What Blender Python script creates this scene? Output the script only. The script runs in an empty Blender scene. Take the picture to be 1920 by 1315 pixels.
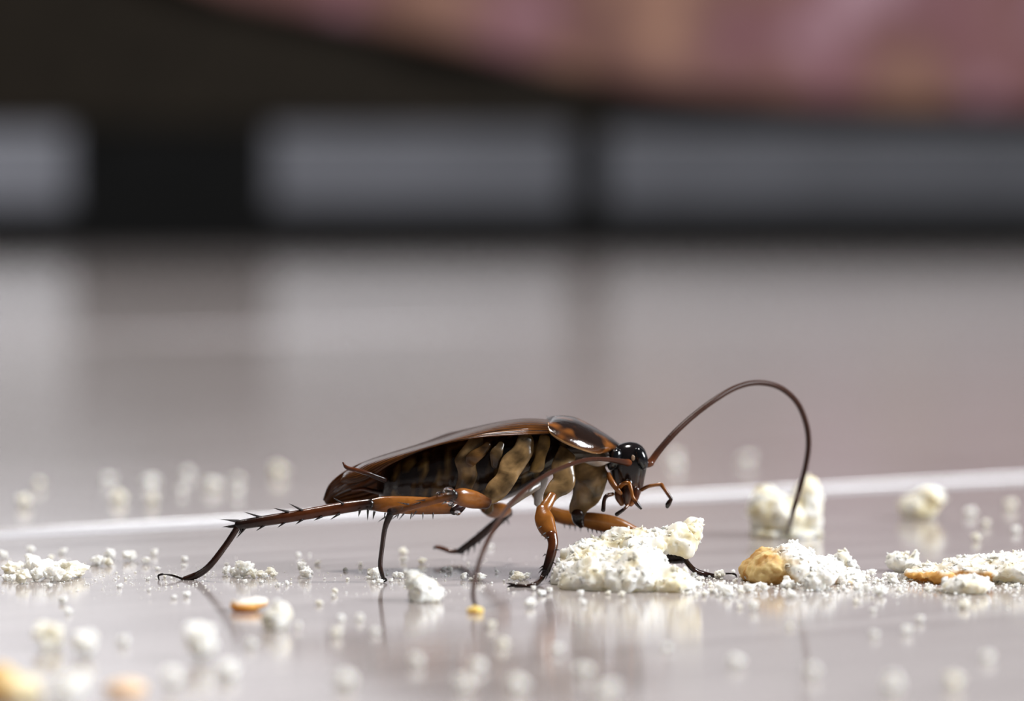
import bpy, math, random
import numpy as np
from mathutils import Vector, Matrix, noise

# ------------------------------------------------------------------ camera
# lengths below are in millimetres and turned into metres by MM at the end
MM = 0.001
FPX = 6800.0            # focal length in pixels of the 1920 px wide frame
DIST = 400.0            # camera to the plane Y = 0 in which the near feet stand
PITCH = math.atan(277.5 / FPX)
CAMH = DIST * math.tan(PITCH + math.atan(434.5 / FPX))

scene = bpy.context.scene
COL = scene.collection
cam_data = bpy.data.cameras.new('camera')
cam = bpy.data.objects.new('camera', cam_data)
COL.objects.link(cam)
cam_data.sensor_width = 36.0
cam_data.lens = 36.0 * FPX / 1920.0
cam_data.clip_start = 0.01
cam_data.clip_end = 50
cam.location = (0, -DIST * MM, CAMH * MM)
cam.rotation_euler = (math.pi / 2 - PITCH, 0, 0)
cam_data.dof.use_dof = True
cam_data.dof.focus_distance = (DIST + 3.5) * MM
cam_data.dof.aperture_fstop = 15.5
scene.camera = cam

# ------------------------------------------------------------------ light
world = bpy.data.worlds.new('room_light')
scene.world = world
world.use_nodes = True
bg = world.node_tree.nodes['Background']
bg.inputs['Color'].default_value = (0.92, 0.94, 1.0, 1)
bg.inputs['Strength'].default_value = 0.07


def area(name, loc, target, size, power, color=(1, 1, 1), size_y=None):
    d = bpy.data.lights.new(name, 'AREA')
    d.shape = 'RECTANGLE'
    d.size = size
    d.size_y = size_y or size
    d.energy = power
    d.color = color
    o = bpy.data.objects.new(name, d)
    COL.objects.link(o)
    o.location = loc
    o.rotation_euler = (Vector(target) - Vector(loc)).to_track_quat('-Z', 'Y').to_euler()
    return o


# a window in the wall beside the insect, one further along the other wall, and the room's ceiling lamp
area('window_right_offscreen', (2.5, -0.5, 1.45), (0, 0.0, 0.2), 1.1, 190.0, (0.92, 0.96, 1.0), 1.3)
area('window_left_offscreen', (-2.4, 4.3, 1.3), (-0.2, 5.6, 0.35), 1.0, 105.0, (0.95, 0.97, 1.0))
area('ceiling_lamp_offscreen', (-0.2, 0.2, 2.4), (-0.2, 0.2, 0), 0.5, 75.0, (1.0, 0.96, 0.92))

vs = scene.view_settings
vs.view_transform = 'Standard'
vs.look = 'None'
vs.exposure = 0.0
vs.gamma = 1.0
vs.use_curve_mapping = False
scene.cycles.use_denoising = True
scene.cycles.max_bounces = 8
scene.cycles.sample_clamp_indirect = 8.0

rng = random.Random(7)

# ------------------------------------------------------------------ helpers
_F = np.array((0, math.cos(PITCH), -math.sin(PITCH)))
_U = np.array((0, math.sin(PITCH), math.cos(PITCH)))
_R = np.array((1.0, 0, 0))
_C = np.array((0, -DIST, CAMH))


def P(px, py, Y):
    """point on the ray of a photo pixel that lies at depth Y (mm)"""
    d = _F + _R * (px - 960) / FPX - _U * (py - 657.5) / FPX
    return _C + d * ((Y + DIST) / d[1])


def G(px, py):
    """point of the floor under a photo pixel"""
    d = _F + _R * (px - 960) / FPX - _U * (py - 657.5) / FPX
    return _C + d * (-CAMH / d[2])


def mmpp(Y):
    return (DIST + Y) / FPX      # millimetres covered by one pixel at depth Y


def nodes(name):
    m = bpy.data.materials.new(name)
    m.use_nodes = True
    nt = m.node_tree
    return m, nt, nt.nodes['Principled BSDF']


def mesh_obj(name, verts, faces, mat, parent=None, cols=None, smooth=True, origin=(0, 0, 0), link=True):
    """verts in mm world space; the object's origin in mm"""
    o3 = np.array(origin, float)
    v = (np.asarray(verts, float) - o3) * MM
    me = bpy.data.meshes.new(name)
    me.from_pydata(v.tolist(), [], [list(f) for f in faces])
    if cols is not None:
        ca = me.color_attributes.new('tint', 'FLOAT_COLOR', 'POINT')
        c = np.ones((len(v), 4), np.float32)
        c[:, :3] = np.asarray(cols, np.float32)
        ca.data.foreach_set('color', c.ravel())
    if smooth:
        me.polygons.foreach_set('use_smooth', [True] * len(me.polygons))
    me.update()
    if isinstance(mat, (list, tuple)):
        for m in mat:
            me.materials.append(m)
    elif mat is not None:
        me.materials.append(mat)
    ob = bpy.data.objects.new(name, me)
    COL.objects.link(ob)
    if parent is not None:
        ob.parent = parent
        ob.location = (o3 - np.array(WORLD[parent])) * MM
    else:
        ob.location = o3 * MM
    WORLD[ob] = tuple(o3)
    return ob


WORLD = {}


def empty(name, loc, parent=None):
    e = bpy.data.objects.new(name, None)
    e.empty_display_size = 0.005
    COL.objects.link(e)
    if parent is not None:
        e.parent = parent
        e.location = (np.array(loc) - np.array(WORLD[parent])) * MM
    else:
        e.location = np.array(loc) * MM
    WORLD[e] = tuple(loc)
    return e


def tag(o, label, cat=None, group=None, kind=None):
    o['label'] = label
    if cat:
        o['category'] = cat
    if group:
        o['group'] = group
    if kind:
        o['kind'] = kind
    return o


def catmull(pts, per=6):
    pts = [np.array(p, float) for p in pts]
    if len(pts) == 2:
        return [pts[0] + (pts[1] - pts[0]) * i / per for i in range(per + 1)]
    ext = [2 * pts[0] - pts[1]] + pts + [2 * pts[-1] - pts[-2]]
    out = []
    for i in range(1, len(ext) - 2):
        a, b, c, d = ext[i - 1:i + 3]
        for k in range(per):
            t = k / per
            out.append(0.5 * (2 * b + (c - a) * t + (2 * a - 5 * b + 4 * c - d) * t * t + (3 * b - a - 3 * c + d) * t ** 3))
    out.append(pts[-1])
    return out


def sweep(path, radii, n=12, flat=1.0, per=6, tint=None, cap=3, ring=0.0, ring_n=0):
    """rounded tapering limb along path; radii one per path point (mm); flat = depth / height of the section"""
    k = len(path)
    aug = [np.concatenate((np.array(p, float), [r], np.array(c, float))) for p, r, c in
           zip(path, radii, tint if tint is not None else [(0, 0, 0)] * k)]
    s = catmull(aug, per)
    pos = [q[:3] for q in s]
    rad = [max(q[3], 1e-4) for q in s]
    col = [np.clip(q[4:7], 0, 1) for q in s]
    m = len(pos)
    tang = []
    for i in range(m):
        t = pos[min(i + 1, m - 1)] - pos[max(i - 1, 0)]
        tang.append(t / (np.linalg.norm(t) + 1e-12))
    rings = []
    for j in range(cap, 0, -1):
        a = j / cap * math.pi / 2 * 0.94
        rings.append((pos[0] - tang[0] * rad[0] * math.sin(a) * 0.8, rad[0] * math.cos(a), tang[0], col[0]))
    for i in range(m):
        rr = rad[i]
        if ring_n:
            rr *= 1 + ring * (1 if (int(i / (m - 1) * ring_n * 2) % 2) else -1)
        rings.append((pos[i], rr, tang[i], col[i]))
    for j in range(1, cap + 1):
        a = j / cap * math.pi / 2 * 0.94
        rings.append((pos[-1] + tang[-1] * rad[-1] * math.sin(a) * 0.8, rad[-1] * math.cos(a), tang[-1], col[-1]))
    V, Fc, C = [], [], []
    for (p, r, t, c) in rings:
        b = np.array((0, 1.0, 0)) - t * t[1]
        if np.linalg.norm(b) < 0.05:
            b = np.array((1.0, 0, 0)) - t * t[0]
        b /= np.linalg.norm(b)
        u = np.cross(b, t)
        for q in range(n):
            a = 2 * math.pi * q / n
            V.append(p + u * r * math.cos(a) + b * r * flat * math.sin(a))
            C.append(c)
    nr = len(rings)
    for i in range(nr - 1):
        for q in range(n):
            Fc.append((i * n + q, i * n + (q + 1) % n, (i + 1) * n + (q + 1) % n, (i + 1) * n + q))
    Fc.append(tuple(range(n - 1, -1, -1)))
    Fc.append(tuple((nr - 1) * n + q for q in range(n)))
    return V, Fc, C


def ico(sub=2):
    t = (1 + 5 ** .5) / 2
    v = [(-1, t, 0), (1, t, 0), (-1, -t, 0), (1, -t, 0), (0, -1, t), (0, 1, t), (0, -1, -t), (0, 1, -t), (t, 0, -1), (t, 0, 1), (-t, 0, -1), (-t, 0, 1)]
    v = [np.array(p) / np.linalg.norm(p) for p in v]
    f = [(0, 11, 5), (0, 5, 1), (0, 1, 7), (0, 7, 10), (0, 10, 11), (1, 5, 9), (5, 11, 4), (11, 10, 2), (10, 7, 6), (7, 1, 8),
         (3, 9, 4), (3, 4, 2), (3, 2, 6), (3, 6, 8), (3, 8, 9), (4, 9, 5), (2, 4, 11), (6, 2, 10), (8, 6, 7), (9, 8, 1)]
    for _ in range(sub):
        mid, nf = {}, []

        def m(a, b):
            k = (min(a, b), max(a, b))
            if k not in mid:
                p = v[a] + v[b]
                v.append(p / np.linalg.norm(p))
                mid[k] = len(v) - 1
            return mid[k]
        for a, b, c in f:
            x, y, z = m(a, b), m(b, c), m(c, a)
            nf += [(a, x, z), (b, y, x), (c, z, y), (x, y, z)]
        f = nf
    return np.array(v), f


ICO1, ICO2, ICO3 = ico(1), ico(2), ico(3)


def fbm(p, s, octv=3):
    return noise.fractal(Vector((p[0] * s, p[1] * s, p[2] * s)), 1.0, 2.0, octv)


def mixc(a, b, t):
    t = min(max(t, 0), 1)
    return tuple(a[i] * (1 - t) + b[i] * t for i in range(3))


# ------------------------------------------------------------------ materials
def chitin(name, rough=0.22, transl=0.35, coat=0.4, spec=0.5, bump=0.25):
    m, nt, b = nodes(name)
    at = nt.nodes.new('ShaderNodeVertexColor')
    at.layer_name = 'tint'
    tc = nt.nodes.new('ShaderNodeTexCoord')
    nz = nt.nodes.new('ShaderNodeTexNoise')
    nz.inputs['Scale'].default_value = 1400
    nz.inputs['Detail'].default_value = 3
    nt.links.new(tc.outputs['Object'], nz.inputs['Vector'])
    mr = nt.nodes.new('ShaderNodeMapRange')
    mr.inputs['To Min'].default_value = 0.6
    mr.inputs['To Max'].default_value = 1.35
    nt.links.new(nz.outputs['Fac'], mr.inputs['Value'])
    mx = nt.nodes.new('ShaderNodeVectorMath')
    mx.operation = 'SCALE'
    nt.links.new(at.outputs['Color'], mx.inputs[0])
    nt.links.new(mr.outputs['Result'], mx.inputs['Scale'])
    nt.links.new(mx.outputs['Vector'], b.inputs['Base Color'])
    b.inputs['Roughness'].default_value = rough
    b.inputs['Specular IOR Level'].default_value = spec
    b.inputs['Coat Weight'].default_value = coat
    b.inputs['Coat Roughness'].default_value = 0.12
    bp = nt.nodes.new('ShaderNodeBump')
    bp.inputs['Strength'].default_value = bump
    bp.inputs['Distance'].default_value = 0.00008
    nt.links.new(nz.outputs['Fac'], bp.inputs['Height'])
    nt.links.new(bp.outputs['Normal'], b.inputs['Normal'])
    tr = nt.nodes.new('ShaderNodeBsdfTranslucent')
    nt.links.new(mx.outputs['Vector'], tr.inputs['Color'])
    ms = nt.nodes.new('ShaderNodeMixShader')
    ms.inputs['Fac'].default_value = transl
    nt.links.new(b.outputs['BSDF'], ms.inputs[1])
    nt.links.new(tr.outputs['BSDF'], ms.inputs[2])
    nt.links.new(ms.outputs['Shader'], nt.nodes['Material Output'].inputs['Surface'])
    return m


M_CHIT = chitin('chitin', bump=0.45)
M_WING = chitin('wing_membrane', 0.14, 0.5, 0.2, 0.4)
M_DARK = chitin('dark_chitin', 0.14, 0.0, 0.3, 0.4, 0.08)
M_SHELL = chitin('shield_chitin', 0.16, 0.2, 0.5, 0.5, 0.7)
M_FEEL = chitin('antenna_chitin', 0.38, 0.1, 0.0, 0.18, 0.1)


def bread_mat(name, transl=0.25):
    m, nt, b = nodes(name)
    at = nt.nodes.new('ShaderNodeVertexColor')
    at.layer_name = 'tint'
    tc = nt.nodes.new('ShaderNodeTexCoord')
    nz = nt.nodes.new('ShaderNodeTexNoise')
    nz.inputs['Scale'].default_value = 2600
    nz.inputs['Detail'].default_value = 4
    nt.links.new(tc.outputs['Object'], nz.inputs['Vector'])
    bp = nt.nodes.new('ShaderNodeBump')
    bp.inputs['Strength'].default_value = 0.3
    bp.inputs['Distance'].default_value = 0.00006
    nt.links.new(nz.outputs['Fac'], bp.inputs['Height'])
    nt.links.new(bp.outputs['Normal'], b.inputs['Normal'])
    nt.links.new(at.outputs['Color'], b.inputs['Base Color'])
    b.inputs['Roughness'].default_value = 0.6
    b.inputs['Subsurface Weight'].default_value = 0.7
    b.inputs['Subsurface Radius'].default_value = (1, .9, .75)
    b.inputs['Subsurface Scale'].default_value = 0.0010
    b.inputs['Specular IOR Level'].default_value = 0.35
    tr = nt.nodes.new('ShaderNodeBsdfTranslucent')
    nt.links.new(at.outputs['Color'], tr.inputs['Color'])
    ms = nt.nodes.new('ShaderNodeMixShader')
    ms.inputs['Fac'].default_value = transl
    nt.links.new(b.outputs['BSDF'], ms.inputs[1])
    nt.links.new(tr.outputs['BSDF'], ms.inputs[2])
    nt.links.new(ms.outputs['Shader'], nt.nodes['Material Output'].inputs['Surface'])
    return m


M_BREAD = bread_mat('bread', 0.3)


def plain(name, color, rough=0.5, spec=0.5, nscale=None, namp=0.2):
    m, nt, b = nodes(name)
    b.inputs['Roughness'].default_value = rough
    b.inputs['Specular IOR Level'].default_value = spec
    b.inputs['Base Color'].default_value = (*color, 1)
    if nscale:
        tc = nt.nodes.new('ShaderNodeTexCoord')
        nz = nt.nodes.new('ShaderNodeTexNoise')
        nz.inputs['Scale'].default_value = nscale
        nz.inputs['Detail'].default_value = 4
        nt.links.new(tc.outputs['Object'], nz.inputs['Vector'])
        cr = nt.nodes.new('ShaderNodeValToRGB')
        cr.color_ramp.elements[0].position = 0.3
        cr.color_ramp.elements[1].position = 0.7
        cr.color_ramp.elements[0].color = (*[c * (1 - namp) for c in color], 1)
        cr.color_ramp.elements[1].color = (*[min(1, c * (1 + namp)) for c in color], 1)
        nt.links.new(nz.outputs['Fac'], cr.inputs['Fac'])
        nt.links.new(cr.outputs['Color'], b.inputs['Base Color'])
    return m


# floor tile: glossy greyish beige board with fine grain
def tile_mat():
    m, nt, b = nodes('glossy_floor_board')
    tc = nt.nodes.new('ShaderNodeTexCoord')
    mp = nt.nodes.new('ShaderNodeMapping')
    mp.inputs['Scale'].default_value = (9, 130, 1)
    nt.links.new(tc.outputs['Object'], mp.inputs['Vector'])
    nz = nt.nodes.new('ShaderNodeTexNoise')
    nz.inputs['Scale'].default_value = 1.0
    nz.inputs['Detail'].default_value = 6
    nz.inputs['Roughness'].default_value = 0.6
    nt.links.new(mp.outputs['Vector'], nz.inputs['Vector'])
    cr = nt.nodes.new('ShaderNodeValToRGB')
    e = cr.color_ramp.elements
    e[0].position, e[0].color = 0.30, (0.215, 0.183, 0.177, 1)
    e[1].position, e[1].color = 0.70, (0.345, 0.308, 0.298, 1)
    nt.links.new(nz.outputs['Fac'], cr.inputs['Fac'])
    nt.links.new(cr.outputs['Color'], b.inputs['Base Color'])
    mp2 = nt.nodes.new('ShaderNodeMapping')
    mp2.inputs['Scale'].default_value = (160, 2400, 1)
    nt.links.new(tc.outputs['Object'], mp2.inputs['Vector'])
    n2 = nt.nodes.new('ShaderNodeTexNoise')
    n2.inputs['Scale'].default_value = 1.0
    n2.inputs['Detail'].default_value = 3
    nt.links.new(mp2.outputs['Vector'], n2.inputs['Vector'])
    bp = nt.nodes.new('ShaderNodeBump')
    bp.inputs['Strength'].default_value = 0.12
    bp.inputs['Distance'].default_value = 0.00005
    nt.links.new(n2.outputs['Fac'], bp.inputs['Height'])
    nt.links.new(bp.outputs['Normal'], b.inputs['Normal'])
    b.inputs['Roughness'].default_value = 0.12
    b.inputs['Specular IOR Level'].default_value = 0.65
    return m


M_TILE = tile_mat()
M_GROUT = plain('pale_grout', (0.36, 0.353, 0.372), 0.6, 0.15, 400, 0.06)
M_WALL = plain('grey_wall', (0.62, 0.61, 0.62), 0.8, 0.3, 6, 0.05)
M_RAIL = plain('dark_brown_wood', (0.012, 0.009, 0.006), 0.6, 0.1, 30, 0.3)
M_BLACK = plain('black_lacquer', (0.005, 0.005, 0.005), 0.6, 0.05, 40, 0.2)
M_PANEL = plain('grey_panel', (0.095, 0.095, 0.107), 0.6, 0.3, 8, 0.1)


# ------------------------------------------------------------------ floor
def box_mesh(name, x0, x1, y0, y1, z0, z1, mat, parent=None, bev=0.0, rot=0.0, origin=(0, 0, 0)):
    """chamfered box in mm; rot turns it about the z axis through the world origin"""
    b = bev
    if b <= 0:
        V = [(x, y, z) for z in (z0, z1) for y in (y0, y1) for x in (x0, x1)]
        Fc = [(0, 2, 3, 1), (4, 5, 7, 6), (0, 1, 5, 4), (2, 6, 7, 3), (0, 4, 6, 2), (1, 3, 7, 5)]
    else:
        def rng4(z, i):
            return [(x0 + i, y0 + i, z), (x1 - i, y0 + i, z), (x1 - i, y1 - i, z), (x0 + i, y1 - i, z)]
        V = rng4(z0, b) + rng4(z0 + b, 0) + rng4(z1 - b, 0) + rng4(z1 - b * .3, b * .3) + rng4(z1, b)
        Fc = [(3, 2, 1, 0), (16, 17, 18, 19)]
        for r in range(4):
            for q in range(4):
                Fc.append((r * 4 + q, r * 4 + (q + 1) % 4, r * 4 + 4 + (q + 1) % 4, r * 4 + 4 + q))
    c, s = math.cos(rot), math.sin(rot)
    V = [(x * c - y * s, x * s + y * c, z) for x, y, z in V]
    return mesh_obj(name, V, Fc, mat, parent, None, False, origin)


floor = box_mesh('floor', -2600, 2600, -900, 5600, -40, -0.45, M_GROUT)
tag(floor, 'pale grout bed under glossy greyish beige floor boards', kind='structure')
# one joint runs behind the insect: two of its points on the floor
ja, jb = G(0, 1000), G(1920, 897)
JROT = math.atan2(jb[1] - ja[1], jb[0] - ja[0])
c_, s_ = math.cos(-JROT), math.sin(-JROT)
jv = s_ * ja[0] + c_ * ja[1]               # the joint's offset across the boards
TW, TL, GAP = 600.0, 1200.0, 12.0
for r in range(-2, 6):
    v0 = jv + r * TW + GAP / 2
    off = 250 + 530 * (r % 2)
    for q in range(-3, 4):
        u0 = off + q * TL - TL / 2 + 120
        cx, cy = u0 + TL / 2, v0 + TW / 2
        wx, wy = cx * math.cos(JROT) - cy * math.sin(JROT), cx * math.sin(JROT) + cy * math.cos(JROT)
        if not (-1700 < wx < 1900 and -500 < wy < 2500):
            continue
        t = box_mesh('floor_tile', u0, u0 + TL - 3, v0, v0 + TW - GAP, -9, 0, M_TILE, floor, 0.3)
        t.rotation_euler = (0, 0, JROT)

rest = box_mesh('floor_far', -2590, 2590, 2420, 5590, -0.4, -0.1, M_TILE)
tag(rest, 'plain floor beyond the low dark bench', kind='structure')
wall = box_mesh('wall_back', -2600, 2600, 5600, 5700, -1, 2400, M_WALL)
tag(wall, 'plain light wall far behind the low dark bench', kind='structure')
skirt = box_mesh('baseboard_back', -2600, 2600, 5585, 5600, 0, 162, M_PANEL, None, 2)
tag(skirt, 'tall grey baseboard along the far wall', kind='structure')

# ------------------------------------------------------------------ low dark bench far behind
CY = 2600.0
MP = mmpp(CY)


def cx_(px):
    return (px - 960) * MP


OB = (0, CY + 60, 0)
cab = empty('low_bench', OB)
tag(cab, 'low dark brown bench with black posts and bottom rail standing on the floor', 'bench')
Z1, Z2, Z3 = 40.0, 104.0, 235.0
box_mesh('bottom_rail', -1200, 1200, CY, CY + 30, 0, Z1, M_BLACK, cab, 2, origin=OB)
box_mesh('top_rail', -1200, 1200, CY - 6, CY + 120, Z2, Z3, M_RAIL, cab, 4, origin=OB)
for a, b in ((130, 505), (1066, 1140), (2250, 2400), (-1100, -900)):
    box_mesh('post', cx_(a), cx_(b), CY, CY + 40, Z1, Z2, M_BLACK, cab, 1.5, origin=OB)

# cloth that hangs over the cabinet, its lower edge rising towards one side
edge = [(250, -80), (440, -10), (700, 48), (1000, 122), (1200, 165), (1500, 192), (1920, 205), (2300, 215)]


def cloth_mat():
    m, nt, b = nodes('mottled_pink_cloth')
    tc = nt.nodes.new('ShaderNodeTexCoord')
    nz = nt.nodes.new('ShaderNodeTexNoise')
    nz.inputs['Scale'].default_value = 8.5
    nz.inputs['Detail'].default_value = 2
    nt.links.new(tc.outputs['Object'], nz.inputs['Vector'])
    cr = nt.nodes.new('ShaderNodeValToRGB')
    e = cr.color_ramp.elements
    e[0].position, e[0].color = 0.36, (0.27, 0.140, 0.092, 1)
    e[1].position, e[1].color = 0.64, (0.28, 0.163, 0.190, 1)
    x = e.new(0.45)
    x.color = (0.155, 0.074, 0.058, 1)
    x = e.new(0.55)
    x.color = (0.142, 0.055, 0.063, 1)
    nt.links.new(nz.outputs['Fac'], cr.inputs['Fac'])
    nt.links.new(cr.outputs['Color'], b.inputs['Base Color'])
    b.inputs['Roughness'].default_value = 0.85
    return m


V, Fc = [], []
NU, NV = 90, 26
for i in range(NU + 1):
    px = 250 + (2300 - 250) * i / NU
    py = np.interp(px, [e[0] for e in edge], [e[1] for e in edge])
    X = cx_(px)
    zb = 475 * MP - py * MP
    for j in range(NV + 1):
        t = j / NV
        fold = 9 * math.sin(X * 0.021 + 1.3 * math.sin(X * .008)) + 5 * math.sin(X * .047 + t * 2)
        s = t * (max(Z3 + 8 - zb, 5) + 180)
        up = max(Z3 + 8 - zb, 5)
        if s < up:
            y, z = CY - 26 + fold * (1 - 0.55 * s / up), zb + s
        else:
            y, z = CY - 26 + fold * .45 + (s - up), Z3 + 8 + 3 * math.sin((s - up) * .05 + X * .02)
        V.append((X, y, z))
for i in range(NU):
    for j in range(NV):
        a = i * (NV + 1) + j
        Fc.append((a, a + NV + 1, a + NV + 2, a + 1))
cloth = mesh_obj('draped_cloth', V, Fc, cloth_mat(), None, None, True, (300, CY, Z3))
sm = cloth.modifiers.new('thickness', 'SOLIDIFY')
sm.thickness = 0.006
sm.offset = 1
tag(cloth, 'mottled pink and peach cloth hanging over the low dark bench', 'cloth')

# ------------------------------------------------------------------ cockroach
MIDY = 11.5
ro = P(900, 1000, MIDY)
roach = empty('cockroach', (ro[0], MIDY, 0))
tag(roach, 'glossy dark brown cockroach with amber legs feeding beside the torn bread', 'cockroach')

DK = (0.012, 0.005, 0.003)
DKB = (0.035, 0.010, 0.004)
RED = (0.10, 0.025, 0.006)
AMB = (0.30, 0.105, 0.017)
GOLD = (0.46, 0.245, 0.055)
TAN = (0.215, 0.128, 0.053)
OLV = (0.20, 0.115, 0.035)

# --- trunk: abdomen and thorax, one continuous surface
prof = [  # px, top py, bottom py, half width mm
    (707, 905, 922, 0.5), (713, 890, 934, 1.9), (725, 870, 940, 3.2), (755, 850, 946, 4.6), (800, 836, 948, 5.4), (850, 822, 948, 5.8),
    (900, 808, 945, 5.9), (950, 800, 935, 5.6), (1000, 795, 912, 5.2), (1040, 794, 885, 4.5), (1080, 806, 868, 3.6),
    (1115, 822, 866, 2.5), (1140, 838, 878, 1.8), (1160, 850, 888, 1.4)]
cp = catmull([np.array(p, float) for p in prof], 6)
V, Fc, C = [], [], []
n = 36
for i, (px, ty, by, hw) in enumerate(cp):
    top, bot = P(px, ty, MIDY), P(px, by, MIDY)
    c = (top + bot) / 2
    hh = np.linalg.norm(top - bot) / 2
    for q in range(n):
        a = 2 * math.pi * q / n
        v = c + np.array((0, math.copysign(abs(math.sin(a)) ** .75, math.sin(a)) * hw, math.copysign(abs(math.cos(a)) ** .75, math.cos(a)) * hh))
        seg = 1 + 0.025 * math.sin(px * 0.27) * (1 if px < 900 else 0)
        v = c + (v - c) * seg
        V.append(v)
        blot = fbm(v, 0.55, 3) + 0.25 * math.sin(px * 0.27)
        col = mixc(DK, OLV, (blot - 0.08 + (0.12 if 760 < px < 890 else -0.05)) * 2.0) if px > 735 else DK
        if px > 1060:
            col = mixc(col, (0.30, 0.22, 0.16), (px - 1060) / 60 * .6)
        C.append(col)
m = len(cp)
for i in range(m - 1):
    for q in range(n):
        Fc.append((i * n + q, i * n + (q + 1) % n, (i + 1) * n + (q + 1) % n, (i + 1) * n + q))
Fc += [tuple(range(n - 1, -1, -1)), tuple((m - 1) * n + q for q in range(n))]
body = mesh_obj('body', V, Fc, M_CHIT, roach, C)
body['label'] = 'dark blotchy abdomen and thorax'


# --- shells: ridge curve and edge curve, quarter ellipse between them
def dome(ridge, edge, colf, nu=80, nv=24, power=1.0, relief=0.0):
    R_ = catmull([np.array(p, float) for p in ridge], 24)
    E_ = catmull([np.array(p, float) for p in edge], 24)

    def at(L, t):
        k = t * (len(L) - 1)
        i = min(int(k), len(L) - 2)
        return L[i] + (L[i + 1] - L[i]) * (k - i)
    V, Fc, C = [], [], []
    for i in range(nu + 1):
        u = i / nu
        r, e = at(R_, u), at(E_, u)
        for j in range(nv + 1):
            v = j / nv
            a = v * math.pi / 2 * 0.96
            rel = 1 + relief * math.cos((v * 11 + 0.8 * math.sin(u * 3)) * 2 * math.pi) * min(1, 8 * u, 8 * (1 - u))
            y = r[1] + (e[1] - r[1]) * math.sin(a) * rel
            z = e[2] + (r[2] - e[2]) * math.cos(a) ** power * rel
            x = r[0] + (e[0] - r[0]) * (1 - math.cos(a))
            V.append((x, y, z))
            C.append(colf(u, v, (x, y, z)))
    for i in range(nu):
        for j in range(nv):
            a = i * (nv + 1) + j
            Fc.append((a, a + 1, a + nv + 2, a + nv + 1))
    return V, Fc, C


def solid(o, t):
    s = o.modifiers.new('thickness', 'SOLIDIFY')
    s.thickness = t * MM
    s.offset = 0
    return o


def wing_col(u, v, p):
    # u runs from the shoulder to the tip, v from the back line to the edge
    base = (0.17, 0.058, 0.011)
    vein = abs(math.sin((v * 9 + 1.2 * fbm((u * 2, v * 2, 0), 1.0, 2)) * math.pi))
    if vein < 0.6:
        base = mixc(base, DK, 1 - vein)
    return base


ridge = [P(1042, 790, MIDY), P(980, 787, MIDY), P(900, 801, MIDY), P(810, 827, MIDY), P(700, 861, MIDY), P(648, 884, MIDY), P(618, 909, MIDY), P(606, 938, MIDY)]
near_e = [P(1036, 815, 5.2), P(975, 818, 4.8), P(900, 822, 4.7), P(820, 836, 4.9), P(745, 866, 5.6), P(695, 897, 7.0), P(662, 906, 8.6), P(640, 905, 10.5)]
near_r = [p + np.array((0, 0, 0.05)) for p in ridge[:5]] + [P(664, 878, MIDY), P(648, 886, MIDY), P(638, 899, MIDY)]
V, Fc, C = dome(near_r, near_e, wing_col, 120, 66, 1.0, 0.006)
w1 = solid(mesh_obj('wing_cover', V, Fc, M_WING, roach, C), 0.10)
far_e = [np.array((p[0], 2 * MIDY - p[1], p[2])) for p in near_e[:4]] + [P(770, 905, 16.5), P(715, 941, 16.0), P(655, 948, 14.5), P(612, 947, 12.6)]
V, Fc, C = dome(ridge, far_e, wing_col, 120, 66, 1.0, 0.006)
w2 = solid(mesh_obj('wing_cover', V, Fc, M_WING, roach, C), 0.10)


# --- pronotum shield
def pro_col(u, v, p):
    b = fbm((p[0], p[1], p[2] * 1.5), 0.42, 2)
    c = mixc(DK, (0.20, 0.065, 0.012), (b - 0.02) * 2.2)
    c = mixc(c, (0.22, 0.075, 0.02), max(0, v - 0.72) * 3 * u)
    if v > 0.95:
        c = mixc(c, (0.42, 0.22, 0.08), .5)
    return c


pr = [P(1030, 789, MIDY), P(1042, 782, MIDY), P(1075, 784, MIDY), P(1105, 797, MIDY), P(1135, 815, MIDY), P(1158, 831, MIDY), P(1166, 838, MIDY)]
pe = [P(1027, 792, 5.5), P(1030, 814, 4.2), P(1052, 832, 3.6), P(1085, 846, 4.2), P(1112, 853, 5.6), P(1132, 850, 8.0), P(1150, 846, 9.8)]
V1, F1, C1 = dome(pr, pe, pro_col, 70, 30)
pe2 = [np.array((p[0], 2 * MIDY - p[1], p[2])) for p in pe]
V2, F2, C2 = dome(pr, pe2, pro_col, 70, 30)
k = len(V1)
pron = solid(mesh_obj('pronotum', V1 + V2, F1 + [tuple(reversed([q + k for q in f])) for f in F2], M_SHELL, roach, C1 + C2), 0.14)
pron['label'] = 'domed neck shield, dark brown with amber blotches'

# --- head
head_p = [(829, 1181, 3), (831, 1181, 13), (836, 1180, 23), (845, 1179, 31), (856, 1178, 35), (869, 1178, 36), (882, 1177.5, 35), (896, 1177, 32.5),
          (910, 1177.5, 29.5), (923, 1178, 25), (934, 1178, 19), (942, 1178, 13), (947, 1178, 6)]
HY = 10.0
V, Fc, C = [], [], []
hp = catmull([np.array(p, float) for p in head_p], 4)
n = 40
for (py, cx, hw) in hp:
    c = P(cx, py, HY)
    r = max(hw, .5) * mmpp(HY)
    for q in range(n):
        a = 2 * math.pi * q / n
        v = c + np.array((math.sin(a) * r, -math.cos(a) * r * 0.82, 0))
        V.append(v)
        lower = (py - 885) / 30
        C.append(mixc((0.006, 0.004, 0.004), mixc((0.03, 0.012, 0.008), (0.12, 0.05, 0.03), fbm(v, 0.9, 2) * 1.6), lower))
m = len(hp)
for i in range(m - 1):
    for q in range(n):
        Fc.append((i * n + q, (i + 1) * n + q, (i + 1) * n + (q + 1) % n, i * n + (q + 1) % n))
Fc += [tuple(range(n)), tuple((m - 1) * n + q for q in range(n - 1, -1, -1))]
head = mesh_obj('head', V, Fc, M_DARK, roach, C)
head['label'] = 'shiny black rounded head'


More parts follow.
